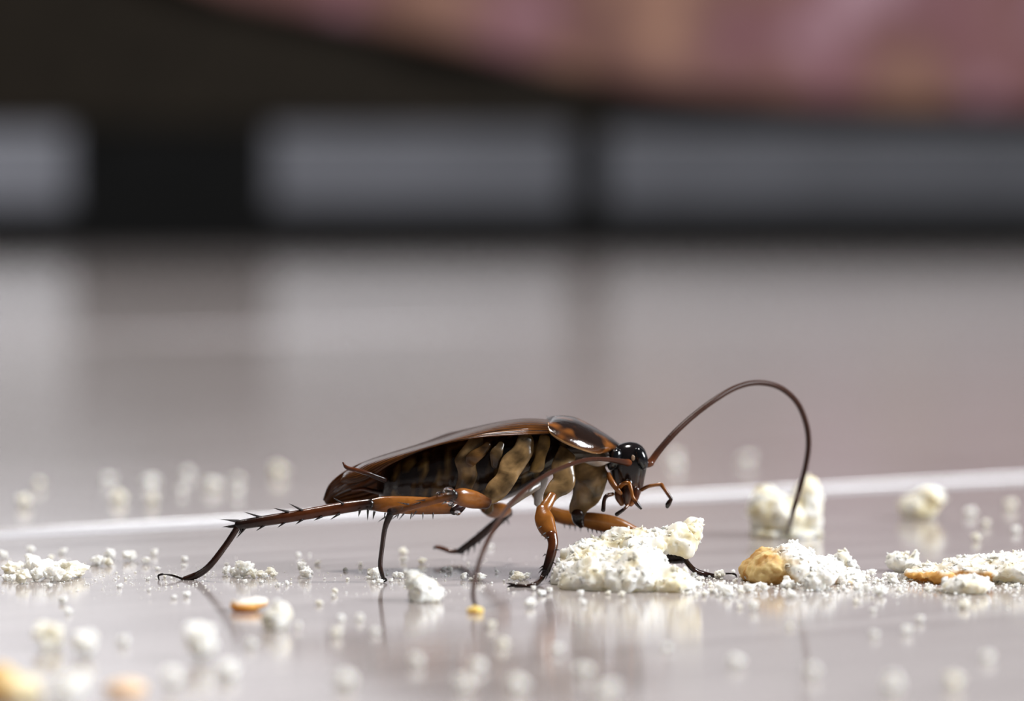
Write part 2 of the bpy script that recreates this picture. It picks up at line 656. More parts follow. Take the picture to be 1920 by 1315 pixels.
def ell(name, c, rad, rot, col, mat, parent):
    v, f = ICO3
    Mx = np.array(Matrix.Rotation(rot[0], 3, 'X') @ Matrix.Rotation(rot[1], 3, 'Y') @ Matrix.Rotation(rot[2], 3, 'Z'))
    V = (v * np.array(rad)) @ Mx.T + c
    return mesh_obj(name, V, f, mat, parent, [col] * len(V))


ell('eye', P(1152, 862, 8.6), (0.75, 0.9, 1.35), (0, 0.35, 0), (0.004, 0.004, 0.005), M_DARK, head)
ell('eye', P(1202, 860, 8.9), (0.75, 0.9, 1.35), (0, -0.3, 0), (0.004, 0.004, 0.005), M_DARK, head)
ell('simple_eye', P(1187, 859, 8.25), (0.22, 0.10, 0.32), (0, 0, 0), (0.40, 0.27, 0.18), M_CHIT, head)
ell('antenna_socket', P(1177, 868, 8.25), (0.42, 0.3, 0.42), (0, 0, 0), RED, M_CHIT, head)


def px_limb(name, pts, radpx, cols, parent, n=12, flat=0.9, per=6, mat=None, **k):
    pth = [P(*p) if len(p) == 3 else p for p in pts]
    rad = [r * mmpp(p[1]) for r, p in zip(radpx, pth)]
    warp = k.pop('warp', 0.0)
    V, Fc, C = sweep(pth, rad, n, flat, per, cols, **k)
    if warp:
        V = [v + np.array(noise.noise_vector(Vector(v) * 0.42)) * (warp, warp * .35, warp) for v in V]
        C = [np.clip(c * (1 + 1.1 * fbm(v, 0.8, 3)), 0, 1) for v, c in zip(V, C)]
    return mesh_obj(name, V, Fc, mat or M_CHIT, parent, C)


AMBP = (0.24, 0.08, 0.015)
# mouth parts and palps
px_limb('mandible', [(1163, 912, 7.8), (1160, 930, 7.6), (1166, 945, 7.5)], [8, 8, 5], [DKB, RED, AMBP], head)
px_limb('mandible', [(1192, 918, 7.9), (1190, 933, 7.7), (1182, 946, 7.5)], [8, 8, 5], [DKB, RED, AMBP], head)
px_limb('upper_lip', [(1178, 905, 7.5), (1177, 925, 7.2), (1176, 946, 7.3)], [10, 9, 5], [DK, DKB, RED], head)
px_limb('palp', [(1141, 888, 7.5), (1146, 902, 7.0), (1157, 918, 6.8), (1164, 926, 6.9)], [3.5, 5.5, 5, 3.5], [AMBP] * 4, head)
px_limb('palp', [(1149, 927, 7), (1138, 930, 6.6), (1133, 938, 6.4), (1131, 957, 6.2)], [3.5, 4, 3.6, 4.2], [AMBP, DKB, DKB, DK], head)
px_limb('palp', [(1163, 913, 7), (1170, 907, 6.4), (1179, 907, 6.2), (1183, 918, 6.0), (1187, 933, 5.9), (1194, 944, 5.8), (1202, 954, 5.8)],
        [4, 4, 4, 3.6, 3.2, 4.2, 2.4], [AMB, AMB, AMB, AMB, AMB, DKB, DK], head)
px_limb('palp', [(1177, 948, 7), (1170, 955, 6.6), (1156, 965, 6.4)], [3, 3.2, 4], [AMBP, DKB, DK], head)
px_limb('palp', [(1203, 919, 9), (1214, 913, 8.6), (1228, 910, 8.4), (1239, 909, 8.4), (1244, 915, 8.2), (1258, 935, 8.0)],
        [3.6, 3.6, 3.2, 4, 3.6, 3.4], [AMBP, AMBP, AMB, AMBP, AMBP, DKB], head)
px_limb('palp_tip', [(1259, 936, 8), (1253, 945, 8), (1251, 951, 8)], [3, 5, 3.4], [DKB, DK, DK], head)

# --- antennae
an = [(1179, 868, 8.0), (1165, 866, 6.4), (1140, 862, 3.5), (1105, 862, -0.5), (1065, 873, -5.0), (1015, 897, -10), (965, 937, -16), (930, 985, -20), (905, 1035, -24), (891, 1085, -26.5)]
tipn = G(894, 1147)
tipn = tipn + np.array((0, 0, 0.25))
an_p = [P(*p) for p in an] + [P(887, 1118, tipn[1] + .4), tipn]
rr = [6.5, 5.6, 4.4, 4.2, 4.2, 4.2, 4.3, 4.4, 4.4, 4.4, 4.2, 3.6]
V, Fc, C = sweep(an_p, [r * mmpp(p[1]) for r, p in zip(rr, an_p)], 10, 1.0, 24, [RED] + [DKB] * 11, ring=0.03, ring_n=130)
mesh_obj('antenna', V, Fc, M_FEEL, roach, C)
px_limb('antenna_base', [(1204, 871, 9.2), (1213, 871, 9.2), (1221, 869, 9.4)], [7, 7, 6.5], [DKB, RED, RED], roach)
af = [(1219, 868, 9.5), (1236, 845, 10), (1265, 812, 11), (1300, 780, 12.5), (1340, 750, 14), (1380, 727, 16), (1420, 718, 18), (1460, 726, 20), (1492, 752, 22.5),
      (1510, 790, 25), (1516, 830, 27), (1511, 872, 29), (1500, 915, 31), (1487, 960, 32.5)]
tipf = G(1477, 1007) + np.array((0, 0, 0.25))
af_p = [P(*p) for p in af] + [tipf]
rr = [7, 6.4, 6, 5.6, 5.4, 5.2, 5.2, 5.2, 5.2, 5.2, 5.2, 5.0, 4.8, 4.6, 4.2]
V, Fc, C = sweep(af_p, [r * mmpp(p[1]) for r, p in zip(rr, af_p)], 10, 1.0, 22, [RED] + [DKB] * 14, ring=0.035, ring_n=150)
mesh_obj('antenna', V, Fc, M_FEEL, roach, C)

# --- cerci (two small tail horns)
px_limb('cercus', [(722, 900, 7.5), (695, 890, 6.5), (668, 882, 6), (650, 877, 6), (643, 868, 6)], [6, 5, 4.2, 3.6, 1.6], [DKB, DKB, RED, RED, RED], roach)
px_limb('cercus', [(722, 925, 9), (700, 921, 9.5), (680, 917, 10), (660, 920, 10)], [4, 4, 3.4, 1.6], [DK, DKB, RED, RED], roach)

# --- spines share one cone mesh
sv, sf = [], []
for j, (zz, rr_) in enumerate(((-0.06, 1.0), (0.35, 0.72), (0.75, 0.36))):
    for q in range(7):
        a = 2 * math.pi * q / 7
        sv.append((math.cos(a) * rr_, math.sin(a) * rr_, zz))
sv.append((0, 0, 1.0))
for j in range(2):
    for q in range(7):
        sf.append((j * 7 + q, j * 7 + (q + 1) % 7, j * 7 + 7 + (q + 1) % 7, j * 7 + 7 + q))
for q in range(7):
    sf.append((14 + q, 14 + (q + 1) % 7, 21))
sf.append(tuple(range(6, -1, -1)))
spine_me = bpy.data.meshes.new('spine')
spine_me.from_pydata(sv, [], sf)
ca = spine_me.color_attributes.new('tint', 'FLOAT_COLOR', 'POINT')
for d in ca.data:
    d.color = (0.015, 0.006, 0.004, 1)
spine_me.materials.append(M_CHIT)
spine_me.polygons.foreach_set('use_smooth', [True] * len(spine_me.polygons))


def spine(parent, a, b, rpx=1.9):
    """a spine from pixel point a to pixel point b, both (px, py, Y)"""
    A, B = Vector(P(*a)), Vector(P(*b))
    d = B - A
    o = bpy.data.objects.new('spine', spine_me)
    COL.objects.link(o)
    o.parent = parent
    base = (A - Vector(WORLD[parent])) * MM
    r = rpx * mmpp(a[2]) * MM
    o.matrix_local = Matrix.Translation(base) @ d.to_track_quat('Z', 'Y').to_matrix().to_4x4() @ Matrix.Diagonal((r, r, d.length * MM, 1))


def leg(label):
    e = empty('leg', WORLD[roach], roach)
    e['label'] = label
    return e


def foot(parent, pts, rads, cols, claws):
    px_limb('tarsus', pts, rads, cols, parent, 10, 1.0, 6)
    for c in claws:
        px_limb('claw', c, [2.2, 2.0, 1.0][:len(c)] if len(c) == 3 else [2, 1], [DK] * len(c), parent, 7, 1.0, 4)


def gy(px, py):
    return G(px, py)[1]


AMBE, AMBD = AMB, AMBP
# near hind leg, stretched back
L = leg('long spiny hind leg stretched out behind')
px_limb('coxa', [(893, 828, 6.2), (880, 858, 5.4), (874, 890, 5.2), (868, 930, 5.6)], [15, 19, 20, 15], [TAN] * 4, L, 24, .3, warp=.75)
px_limb('trochanter', [(870, 930, 4.6), (862, 950, 3.6), (850, 958, 3)], [12, 11, 9], [OLV, DKB, DK], L, 14, .7)
px_limb('femur', [(862, 955, 3.6), (820, 950, 2.6), (770, 948, 2), (720, 946, 1.4), (692, 947, 1)], [9, 15, 17, 15, 10], [DKB, AMBD, AMBE, AMBD, DK], L, 20, 0.55)
px_limb('tibia', [(694, 945, 1), (640, 953, 0.8), (560, 967, 0.5), (490, 978, .4), (447, 985, .3)], [10, 11, 10.5, 10, 9], [DK, RED, RED, DKB, DK], L, 16, 0.8)
y0 = gy(350, 1088)
foot(L, [(446, 988, .3), (425, 1020, .4), (394, 1060, .5), (370, 1078, y0), (345, 1087, y0)], [6, 6, 6.4, 7, 5.4], [DKB] * 5,
     [[(342, 1086, y0), (322, 1079, y0), (303, 1077, y0)], [(305, 1077, y0), (297, 1080, y0), (299, 1090, y0)], [(345, 1088, y0), (338, 1090, y0), (335, 1090, y0)]])
for x, y, tx, ty in ((566, 957, 541, 944), (540, 960, 512, 953), (488, 970, 457, 960), (446, 977, 411, 974), (450, 980, 425, 976), (446, 985, 415, 989), (448, 988, 424, 990),
                     (643, 945, 624, 933), (460, 990, 443, 1010), (454, 990, 447, 1002), (496, 985, 480, 996), (535, 979, 520, 990), (568, 974, 554, 984), (603, 969, 588, 977), (636, 964, 619, 975),
                     (690, 956, 689, 977), (702, 960, 699, 975), (675, 957, 672, 970)):
    spine(L, (x, y, 0.3), (tx, ty, 0.1), 2.7)
for x in (722, 748, 772, 793, 812):
    spine(L, (x, 963, 1.6), (x - rng.uniform(0, 6), 975 + rng.uniform(-1, 2), 1.2), 1.6)

# near middle leg
L = leg('bent middle leg with the foot straight down')
px_limb('coxa', [(990, 824, 5.4), (972, 850, 4.6), (955, 885, 4.0), (930, 922, 3.4), (908, 944, 3)], [13, 20, 25, 22, 11], [TAN] * 5, L, 24, .3, warp=.75)
px_limb('femur', [(914, 944, 1.5), (890, 938, -.2), (866, 932, -1.6), (852, 929, -2.2)], [11, 17, 17, 12], [DKB, AMBD, AMBE, RED], L, 20, 0.6)
px_limb('tibia', [(852, 928, -2.4), (815, 938, -2.6), (770, 950, -2.2), (732, 961, -1.8)], [9, 7.5, 7, 8], [DK, AMBD, AMBD, DK], L, 16, 0.8)
y0 = gy(720, 1093)
foot(L, [(733, 962, -1.8), (722, 990, -1.5), (716, 1030, -1), (713, 1062, -.6), (719, 1086, y0)], [7, 5, 4.4, 4.4, 3.4], [DK, DKB, DKB, DKB, DK],
     [[(719, 1084, y0), (725, 1088, y0), (717, 1093, y0)], [(719, 1084, y0), (714, 1089, y0), (711, 1090, y0)]])
for x, y, tx, ty in ((800, 938, 776, 939), (790, 942, 770, 948), (765, 946, 744, 942), (830, 924, 812, 927), (745, 966, 734, 975), (757, 964, 747, 976), (780, 960, 770, 973), (722, 970, 708, 980), (836, 942, 826, 947), (850, 945, 842, 950)):
    spine(L, (x, y, -2.6), (tx, ty, -3.2), 1.7)

# near front leg
L = leg('front leg planted beside the torn bread')
px_limb('coxa', [(1066, 850, 6.0), (1058, 880, 5.0), (1045, 915, 4.2), (1028, 948, 3.2)], [17, 24, 21, 10], [TAN] * 4, L, 24, .3, warp=.75)
px_limb('trochanter', [(1035, 930, 3.2), (1025, 948, 2.4), (1018, 958, 2)], [9, 11, 11], [AMBP, AMB, AMB], L, 14, .7)
px_limb('femur', [(1017, 955, 1.8), (1020, 972, 1.2), (1026, 990, .6), (1034, 1004, 0)], [12, 18, 17, 12], [AMBP, AMB, AMB, AMBP], L, 20, .6)
px_limb('tibia', [(1034, 1003, 0), (1037, 1022, -.6), (1031, 1048, -1.2), (1024, 1070, -1.6)], [11, 9.5, 9, 8], [RED, RED, DKB, DK], L, 16, .85)
y0 = gy(985, 1102)
foot(L, [(1024, 1070, -1.6), (1014, 1086, -2), (1003, 1096, y0), (988, 1100, y0), (966, 1098, y0)], [6, 5, 5, 4.4, 4.2], [DK, DKB, DKB, DKB, DK],
     [[(966, 1097, y0), (956, 1095, y0), (950, 1094, y0)], [(966, 1099, y0), (955, 1100, y0), (950, 1104, y0)]])
for x, y, tx, ty in ((1014, 988, 1008, 992), (1022, 1000, 1014, 1006), (1028, 1008, 1020, 1012), (1042, 1031, 1051, 1032), (1034, 1053, 1045, 1060), (1018, 1062, 1010, 1067), (1016, 1068, 1009, 1076), (1022, 1040, 1017, 1044), (1024, 1072, 1014, 1088), (1030, 1070, 1022, 1090)):
    spine(L, (x, y, -1.4), (tx, ty, -1.8), 1.7)

# far front leg reaching behind the bread
L = leg('amber front leg reaching over behind the bread')
px_limb('coxa', [(1110, 866, 9.5), (1107, 890, 9.2), (1096, 930, 9.4), (1083, 968, 10)], [31, 34, 25, 12], [TAN] * 4, L, 24, .3, warp=.75)
px_limb('trochanter', [(1083, 964, 9.6), (1085, 976, 9.6), (1090, 986, 9.8)], [12, 11, 6], [DKB, DK, DKB], L, 14, .7)
px_limb('femur', [(1082, 973, 11), (1110, 977, 11.5), (1150, 985, 12), (1185, 998, 12.4), (1204, 1004, 12.5)], [11, 16, 17, 13, 8], [AMBP, AMB, AMB, AMB, AMBP], L, 20, .55)
px_limb('tibia', [(1203, 1004, 12.5), (1225, 1022, 10.5), (1255, 1047, 8), (1284, 1048, 5.8)], [8, 9, 9, 8.5], [RED, RED, DKB, DK], L, 16, .85)
y0 = gy(1340, 1083)
foot(L, [(1284, 1050, 5.6), (1300, 1068, 4.6), (1318, 1076, y0), (1340, 1081, y0)], [5, 5, 5, 4.5], [DK, DKB, DKB, DK],
     [[(1340, 1080, y0), (1360, 1076, y0), (1376, 1076, y0)], [(1374, 1076, y0), (1379, 1078, y0), (1381, 1082, y0)], [(1340, 1082, y0), (1344, 1085, y0), (1342, 1087, y0)]])
for x in (1102, 1110, 1118, 1126, 1134, 1141, 1147, 1153):
    spine(L, (x, 991 + (x - 1102) * .17, 11.6), (x + 2 + rng.uniform(-1, 2), 1000 + (x - 1102) * .18, 11.2), 1.7)
for x, y, tx, ty in ((1266, 1041, 1283, 1038), (1276, 1043, 1296, 1047), (1262, 1052, 1252, 1058), (1280, 1052, 1278, 1060)):
    spine(L, (x, y, 6.6), (tx, ty, 6.2), 1.8)

# far middle leg
L = leg('middle leg of the far side, mostly behind the bread')
px_limb('coxa', [(990, 860, 15), (1000, 900, 15.5), (1015, 945, 16)], [18, 20, 10], [TAN] * 3, L, 24, .3, warp=.75)
px_limb('femur', [(1015, 952, 16), (1050, 968, 16.6), (1090, 975, 17.2), (1130, 986, 18)], [10, 14, 14, 9], [AMBP, AMB, AMB, AMBP], L, 20, .55)
px_limb('tibia', [(1130, 986, 18), (1150, 1010, 20), (1165, 1035, 21)], [7, 7, 6], [RED, RED, DKB], L, 16, .85)
y0 = gy(1190, 1056)
foot(L, [(1165, 1035, 21), (1172, 1047, 20.5), (1190, 1052, y0)], [4.5, 4.5, 4], [DKB] * 3, [[(1190, 1052, y0), (1198, 1051, y0), (1203, 1054, y0)]])
for x in (1058, 1068, 1078, 1088):
    spine(L, (x, 982 + (x - 1058) * .2, 16.6), (x + 1, 993 + (x - 1058) * .2, 16.2), 1.7)

# far hind leg, blurred under the belly
L = leg('hind leg of the far side, folded under the belly')
px_limb('coxa', [(900, 900, 14), (905, 930, 14.6), (912, 950, 15)], [16, 16, 10], [TAN] * 3, L, 24, .3, warp=.75)
px_limb('femur', [(908, 953, 15), (925, 957, 17), (945, 958, 19), (954, 962, 20.5)], [9, 15, 13, 9], [AMBP, AMB, AMB, DKB], L, 20, .6)
px_limb('tibia', [(954, 962, 20.6), (925, 985, 22), (895, 1010, 23.4), (862, 1034, 24.6)], [8, 8.5, 8, 6.5], [DK, DKB, DKB, DK], L, 16, .9)
foot(L, [(862, 1034, 24.6), (845, 1034, 24.8), (830, 1029, 25), (818, 1026, 25)], [5, 4.6, 4.2, 3.6], [DKB, RED, RED, RED], [[(818, 1026, 25), (814, 1027, 25), (814, 1031, 25)]])
for x, y, tx, ty in ((945, 975, 944, 985), (950, 972, 955, 986), (905, 1005, 894, 996), (890, 1020, 889, 1038), (870, 1032, 866, 1046), (880, 1028, 876, 1044), (900, 1012, 899, 1024)):
    spine(L, (x, y, 23), (tx, ty, 23), 2.2)

# side plates of the thorax between the hip plates
px_limb('side_plate', [(1022, 826, 5.6), (1014, 852, 5.0), (1002, 888, 4.8)], [9, 16, 9], [OLV] * 3, roach, 16, .25, warp=.8)
px_limb('side_plate', [(938, 834, 4.9), (932, 852, 4.6), (924, 872, 4.7)], [6, 11, 6], [(.07, .04, .015)] * 3, roach, 16, .25, warp=.8)
px_limb('side_plate', [(912, 834, 5.4), (900, 850, 5.0), (888, 872, 4.9)], [8, 12, 7], [(.15, .07, .02)] * 3, roach, 16, .2, warp=.8)

# pale shreds of skin between the legs
MEM = (0.38, 0.33, 0.30)
px_limb('membrane', [(1022, 895, 7.5), (1012, 920, 7), (1007, 945, 6.8)], [7, 9, 6], [MEM, MEM, MEM], roach, 10, .25)
px_limb('membrane', [(1015, 905, 7.4), (985, 925, 5.5), (955, 948, 4.5)], [9, 8, 5], [MEM, (.4, .3, .22), MEM], roach, 10, .25)
px_limb('membrane', [(1095, 862, 6.5), (1120, 868, 7), (1142, 862, 8)], [5, 8, 6], [MEM, (.2, .14, .1), MEM], roach, 10, .4)
px_limb('membrane', [(1132, 846, 9), (1142, 856, 8.5), (1148, 866, 8.3)], [3, 4, 3], [MEM] * 3, roach, 8, .4)

# clear beads of moisture where the middle and hind legs cross
mw, ntw, bw = nodes('water_bead')
bw.inputs['Base Color'].default_value = (0.95, 0.96, 1, 1)
bw.inputs['Roughness'].default_value = 0.03
bw.inputs['Transmission Weight'].default_value = 1.0
bw.inputs['IOR'].default_value = 1.33
for x, y, a, b in ((843, 921, .72, .42), (826, 927, .5, .25), (858, 962, .35, .3), (846, 946, .4, .3), (739, 958, .35, .25), (752, 953, .3, .22)):
    ell('moisture_bead', P(x, y, -2.7 if y < 950 else -2.4), (a, .4, b), (0, .3, 0), (1, 1, 1), mw, roach)

# ------------------------------------------------------------------ bread
WHT = (0.88, 0.865, 0.82)
CRM = (0.80, 0.715, 0.49)
CRUST = (0.62, 0.33, 0.08)


def remesh(V, Fc, voxel):
    me = bpy.data.meshes.new('tmp')
    me.from_pydata([list(map(float, v)) for v in V], [], [list(f) for f in Fc])
    o = bpy.data.objects.new('tmp', me)
    COL.objects.link(o)
    md = o.modifiers.new('r', 'REMESH')
    md.mode = 'VOXEL'
    md.voxel_size = voxel
    dg = bpy.context.evaluated_depsgraph_get()
    dg.update()
    ev = o.evaluated_get(dg).to_mesh()
    nv = len(ev.vertices)
    a = np.empty(nv * 3)
    ev.vertices.foreach_get('co', a)
    nn = np.empty(nv * 3)
    ev.vertices.foreach_get('normal', nn)
    f = [tuple(p.vertices) for p in ev.polygons]
    o.evaluated_get(dg).to_mesh_clear()
    bpy.data.objects.remove(o)
    bpy.data.meshes.remove(me)
    return a.reshape(-1, 3), nn.reshape(-1, 3), f


def bread(name, blobs, colf, label, voxel=0.28, amp=0.9, fine=0.28, bits=150, group=None, cat='bread', seed=0):
    """torn bread: merged lobes, pitted by noise, with ragged crumbs clinging to the surface.
    blobs: (px, py, Y, rx px, ry px, rY mm[, tilt])"""
    V, Fc = [], []
    for b in blobs:
        c = P(b[0], b[1], b[2])
        s = mmpp(b[2])
        v, f = ICO2
        t = b[6] if len(b) > 6 else 0
        w = v * np.array((b[3] * s, b[5], b[4] * s))
        w = np.stack((w[:, 0] * math.cos(t) + w[:, 2] * math.sin(t), w[:, 1], -w[:, 0] * math.sin(t) + w[:, 2] * math.cos(t)), 1) + c
        k = len(V)
        V += list(w)
        Fc += [(x + k, y + k, z + k) for x, y, z in f]
    a, nn, F2 = remesh(V, Fc, voxel)
    out = []
    so = seed * 13.7
    for p, q in zip(a, nn):
        pp = (p[0] + so, p[1], p[2])
        d = amp * fbm(pp, 0.38, 3)
        r = 1 - abs(noise.noise(Vector(pp) * 1.1)) * 2
        d += fine * 1.1 * r
        d += fine * 1.1 * noise.noise(Vector(pp) * 2.6) + fine * .4 * noise.noise(Vector(pp) * 5.3)
        cell = noise.voronoi(Vector(pp) * 0.9)[0][0]
        d -= fine * 1.6 * max(0, 0.32 - cell) / 0.32
        out.append(p + q * d)
    out = np.array(out)
    C = [colf(p, q) for p, q in zip(out, nn)]
    Fc = [f for f in F2]
    V = list(out)
    r2 = random.Random(seed + 5)
    for _ in range(bits):
        i = r2.randrange(len(out))
        if nn[i][2] < -0.3 or C[i][2] < 0.36:
            continue
        p = out[i] + nn[i] * 0.05
        s = 0.12 + 0.34 * r2.random() ** 2
        v, f = ICO1
        q = Matrix.Rotation(r2.random() * 6, 3, (r2.random() - .5, r2.random() - .5, r2.random() - .5))
        k = len(V)
        for w in v:
            w2 = Vector(w) * s * (0.7 + .8 * noise.noise(Vector(w) * 1.7 + Vector((i, 0, 0)) * .37))
            w2.x *= 1.5
            w2.z *= 0.4
            w2 = q @ w2
            V.append(p + np.array(w2))
            C.append(C[i])
        Fc += [(x + k, y + k, z + k) for x, y, z in f]
    V = np.array(V)
    V[:, 2] = np.maximum(V[:, 2], 0.03)
    base = (float(np.mean(V[:, 0])), float(np.mean(V[:, 1])), 0.0)
    o = mesh_obj(name, V, Fc, M_BREAD, None, C, True, base)
    tag(o, label, cat, group)
    return o


def px_of(p):
    d = np.array(p) - _C
    z = d @ _F
    return 960 + FPX * d[0] / z, 657.5 - FPX * (d @ _U) / z


def col_main(p, q):
    x, y = px_of(p)
    g = fbm(p, 0.33, 2)
    t = 0.25 + g * 1.3
    return mixc(WHT, CRM, t)


bread('torn_bread', [(1105, 1082, -3, 62, 36, 7), (1180, 1078, -4, 72, 42, 7.5), (1258, 1092, -6, 42, 26, 5), (1062, 1082, -1, 26, 30, 5.5),
                     (1125, 1048, 1.5, 70, 28, 6), (1195, 1020, 4, 62, 24, 5), (1262, 1012, 5, 44, 24, 3.4), (1300, 995, 5, 13, 26, 2.2, .5), (1205, 1062, -3, 40, 34, 5)],
      col_main, 'large torn piece of white bread under the head of the cockroach', 0.22, 0.9, 0.19, 700, seed=1)


def col_crust(p, q):
    x, y = px_of(p)
    g = fbm(p, 0.5, 3)
    t = ((1512 + g * 34) - x - max(0, 1056 - y) * 1.5) / 30
    c = mixc(WHT, mixc((0.70, 0.53, 0.25), (0.45, 0.23, 0.055), 0.45 + g * 1.2), t)
    if y > 1088 and 1540 < x < 1600 and g > -0.1:
        c = mixc(c, (0.65, 0.38, 0.12), .7)
    return c


bread('crust_piece', [(1432, 1072, 2.5, 38, 28, 5.5), (1450, 1062, 2.5, 44, 34, 6), (1482, 1060, 2.5, 48, 37, 6), (1535, 1074, 2.5, 48, 26, 5.5), (1585, 1084, 1.5, 34, 16, 4.5)],
      col_crust, 'rounded bread piece with golden brown crust on one end', 0.22, 0.4, 0.15, 420, seed=2)


def col_slab(p, q):
    x, y = px_of(p)
    g = fbm(p, 0.5, 3)
    t = (y - (1070 + g * 8)) / 6 if x < 1862 else -1
    return mixc(mixc(WHT, CRM, .2 + g), (0.62, 0.34, 0.09), t)


bread('bread_slice_end', [(1770, 1076, 2.5, 74, 11, 5.5), (1830, 1066, 3, 70, 17, 6.5), (1900, 1064, 3, 62, 24, 7), (1965, 1066, 4, 60, 26, 7)],
      col_slab, 'flat torn bread slice with a golden brown lower edge', 0.22, 0.45, 0.18, 520, seed=3)


def col_w(t=0.2):
    return lambda p, q: mixc(WHT, CRM, t + fbm(p, .5, 2) * 1.2)


Yf = gy(1470, 1010)
bread('bread_chunk', [(1432, 958, Yf + 4, 27, 46, 3.5), (1512, 948, Yf + 4, 26, 54, 3.5), (1470, 968, Yf + 3, 42, 36, 4.5), (1470, 1000, Yf + 3, 64, 11, 4.5)],
      col_w(.35), 'two-peaked white bread chunk at the tip of the arched antenna', 0.3, 0.6, 0.25, 80, seed=4)
Yf = gy(1730, 972)
bread('bread_lump', [(1722, 950, Yf, 34, 24, 2.8), (1742, 935, Yf, 28, 22, 2.5)], col_w(.35), 'small rounded bread lump beside the pale floor joint', 0.3, 0.5, 0.25, 40, seed=5)
Yf = gy(790, 1131)
bread('bread_tuft', [(790, 1108, Yf + 2, 24, 24, 2.6), (775, 1092, Yf + 2, 16, 18, 2), (812, 1120, Yf + 2, 18, 14, 2.2)], col_w(-.1),
      'pure white fluffy bread tuft standing alone below the belly of the cockroach', 0.2, 0.45, 0.22, 120, seed=6)
Yf = gy(1815, 1116)
bread('bread_lump', [(1818, 1097, Yf + 2.5, 40, 17, 3), (1790, 1102, Yf + 2.5, 20, 12, 2.5)], col_w(-.1), 'smooth white bread lump lying against the flat torn slice', 0.22, 0.25, 0.14, 60, seed=7)
Yf = gy(1690, 1072)
bread('bread_tuft', [(1682, 1052, Yf, 18, 14, 2.2), (1705, 1058, Yf, 16, 10, 2), (1716, 1044, Yf, 5, 12, 1, .4)], col_w(-.1), 'ragged white tuft with a raised horn next to the flat torn slice', 0.18, 0.3, 0.2, 70, seed=8)
Yf = gy(1585, 1075)
bread('bread_tuft', [(1580, 1052, Yf, 12, 18, 1.6, .4), (1596, 1062, Yf, 12, 12, 1.6)], col_w(-.1), 'upright white tuft behind the golden crusted bread piece', 0.18, 0.35, 0.2, 60, seed=9)
Yf = gy(1500, 1106)
bread('bread_tuft', [(1528, 1092, Yf, 20, 18, 2.2), (1545, 1082, Yf, 14, 14, 2)], col_w(-.1), 'white tuft leaning on the front of the golden crusted piece', 0.18, 0.3, 0.2, 70, seed=10)
Yf = gy(1490, 1103)


def flake_col(p, q):
    return mixc((0.70, 0.36, 0.08), WHT, (p[2] - 0.75) / .25)


Yf = gy(465, 1147)
bread('crust_flake', [(462, 1136, Yf + 1, 30, 9, 2), (478, 1130, Yf + 1.5, 24, 9, 1.8)], flake_col, 'thin flake with an orange brown crust edge and white top', 0.2, 0.12, 0.08, 10, seed=11)
Yf = gy(518, 1180)
bread('bread_lump', [(515, 1163, Yf, 22, 20, 1.8), (528, 1150, Yf, 12, 16, 1.4)], col_w(.1), 'small white lump lying beside the orange edged flake', 0.2, 0.3, 0.18, 30, seed=12)
# soft blurred pieces close to the lens
Yf = gy(60, 1312)
bread('crust_crumb', [(0, 1290, Yf, 34, 40, 2.6), (45, 1300, Yf, 30, 28, 2.4)], lambda p, q: mixc((0.62, .40, .14), CRM, (px_of(p)[0] - 0) / 50), 'golden brown crust crumb with a pale side', 0.25, 0.3, 0.15, 20, seed=13)
Yf = gy(240, 1300)
bread('crust_crumb', [(235, 1290, Yf, 38, 12, 2)], lambda p, q: (0.80, 0.60, 0.42), 'flat peach coloured crust crumb', 0.25, 0.2, 0.1, 5, seed=14)
Yf = gy(893, 1150)
bread('crust_crumb', [(892, 1145, Yf, 16, 7, .9)], lambda p, q: (0.80, 0.58, 0.18), 'yellow crumb under the tip of the lowered antenna', 0.12, 0.1, 0.08, 5, seed=15)

# ------------------------------------------------------------------ crumbs
VARS = []
for k in range(8):
    v, f = ICO2
    V = []
    off = Vector((k * 7.3, 1.1, 3.7))
    for p in v:
        w = Vector(p)
        r = 0.72 + 0.65 * noise.noise(w * 1.3 + off) + 0.32 * noise.noise(w * 3.2 + off) + 0.12 * noise.noise(w * 7 + off)
        V.append(w * max(r, .25))
    V = np.array(V)
    V[:, 2] *= 0.85
    V -= (V.max(0) + V.min(0)) / 2
    V /= (V.max(0) - V.min(0)).max() / 2
    V[:, 2] -= V[:, 2].min()
    me = bpy.data.meshes.new('bread_crumb')
    me.from_pydata(V.tolist(), [], [list(t) for t in f])
    ca = me.color_attributes.new('tint', 'FLOAT_COLOR', 'POINT')
    base = WHT if k not in (2, 6) else mixc(WHT, CRM, .35)
    for d in ca.data:
        d.color = (*base, 1)
    me.materials.append(M_BREAD)
    VARS.append((me, V, f, base))


LAND = {'the large torn bread': (1160, 1112), 'the golden crusted bread piece': (1470, 1100), 'the flat torn bread slice': (1830, 1085),
        'the two-peaked bread chunk': (1470, 1008), 'the small joint-side lump': (1730, 970), 'the fluffy white tuft': (790, 1130),
        'the orange edged flake': (470, 1147), 'the golden crust crumb': (20, 1310), 'the peach crust crumb': (240, 1300), 'the yellow crumb': (893, 1150),
        'the outstretched hind foot': (345, 1088), 'the middle foot': (720, 1092), 'the planted front foot': (985, 1101), 'the smooth white lump': (1815, 1116)}
LANDP = {k_: G(*v_) for k_, v_ in LAND.items()}


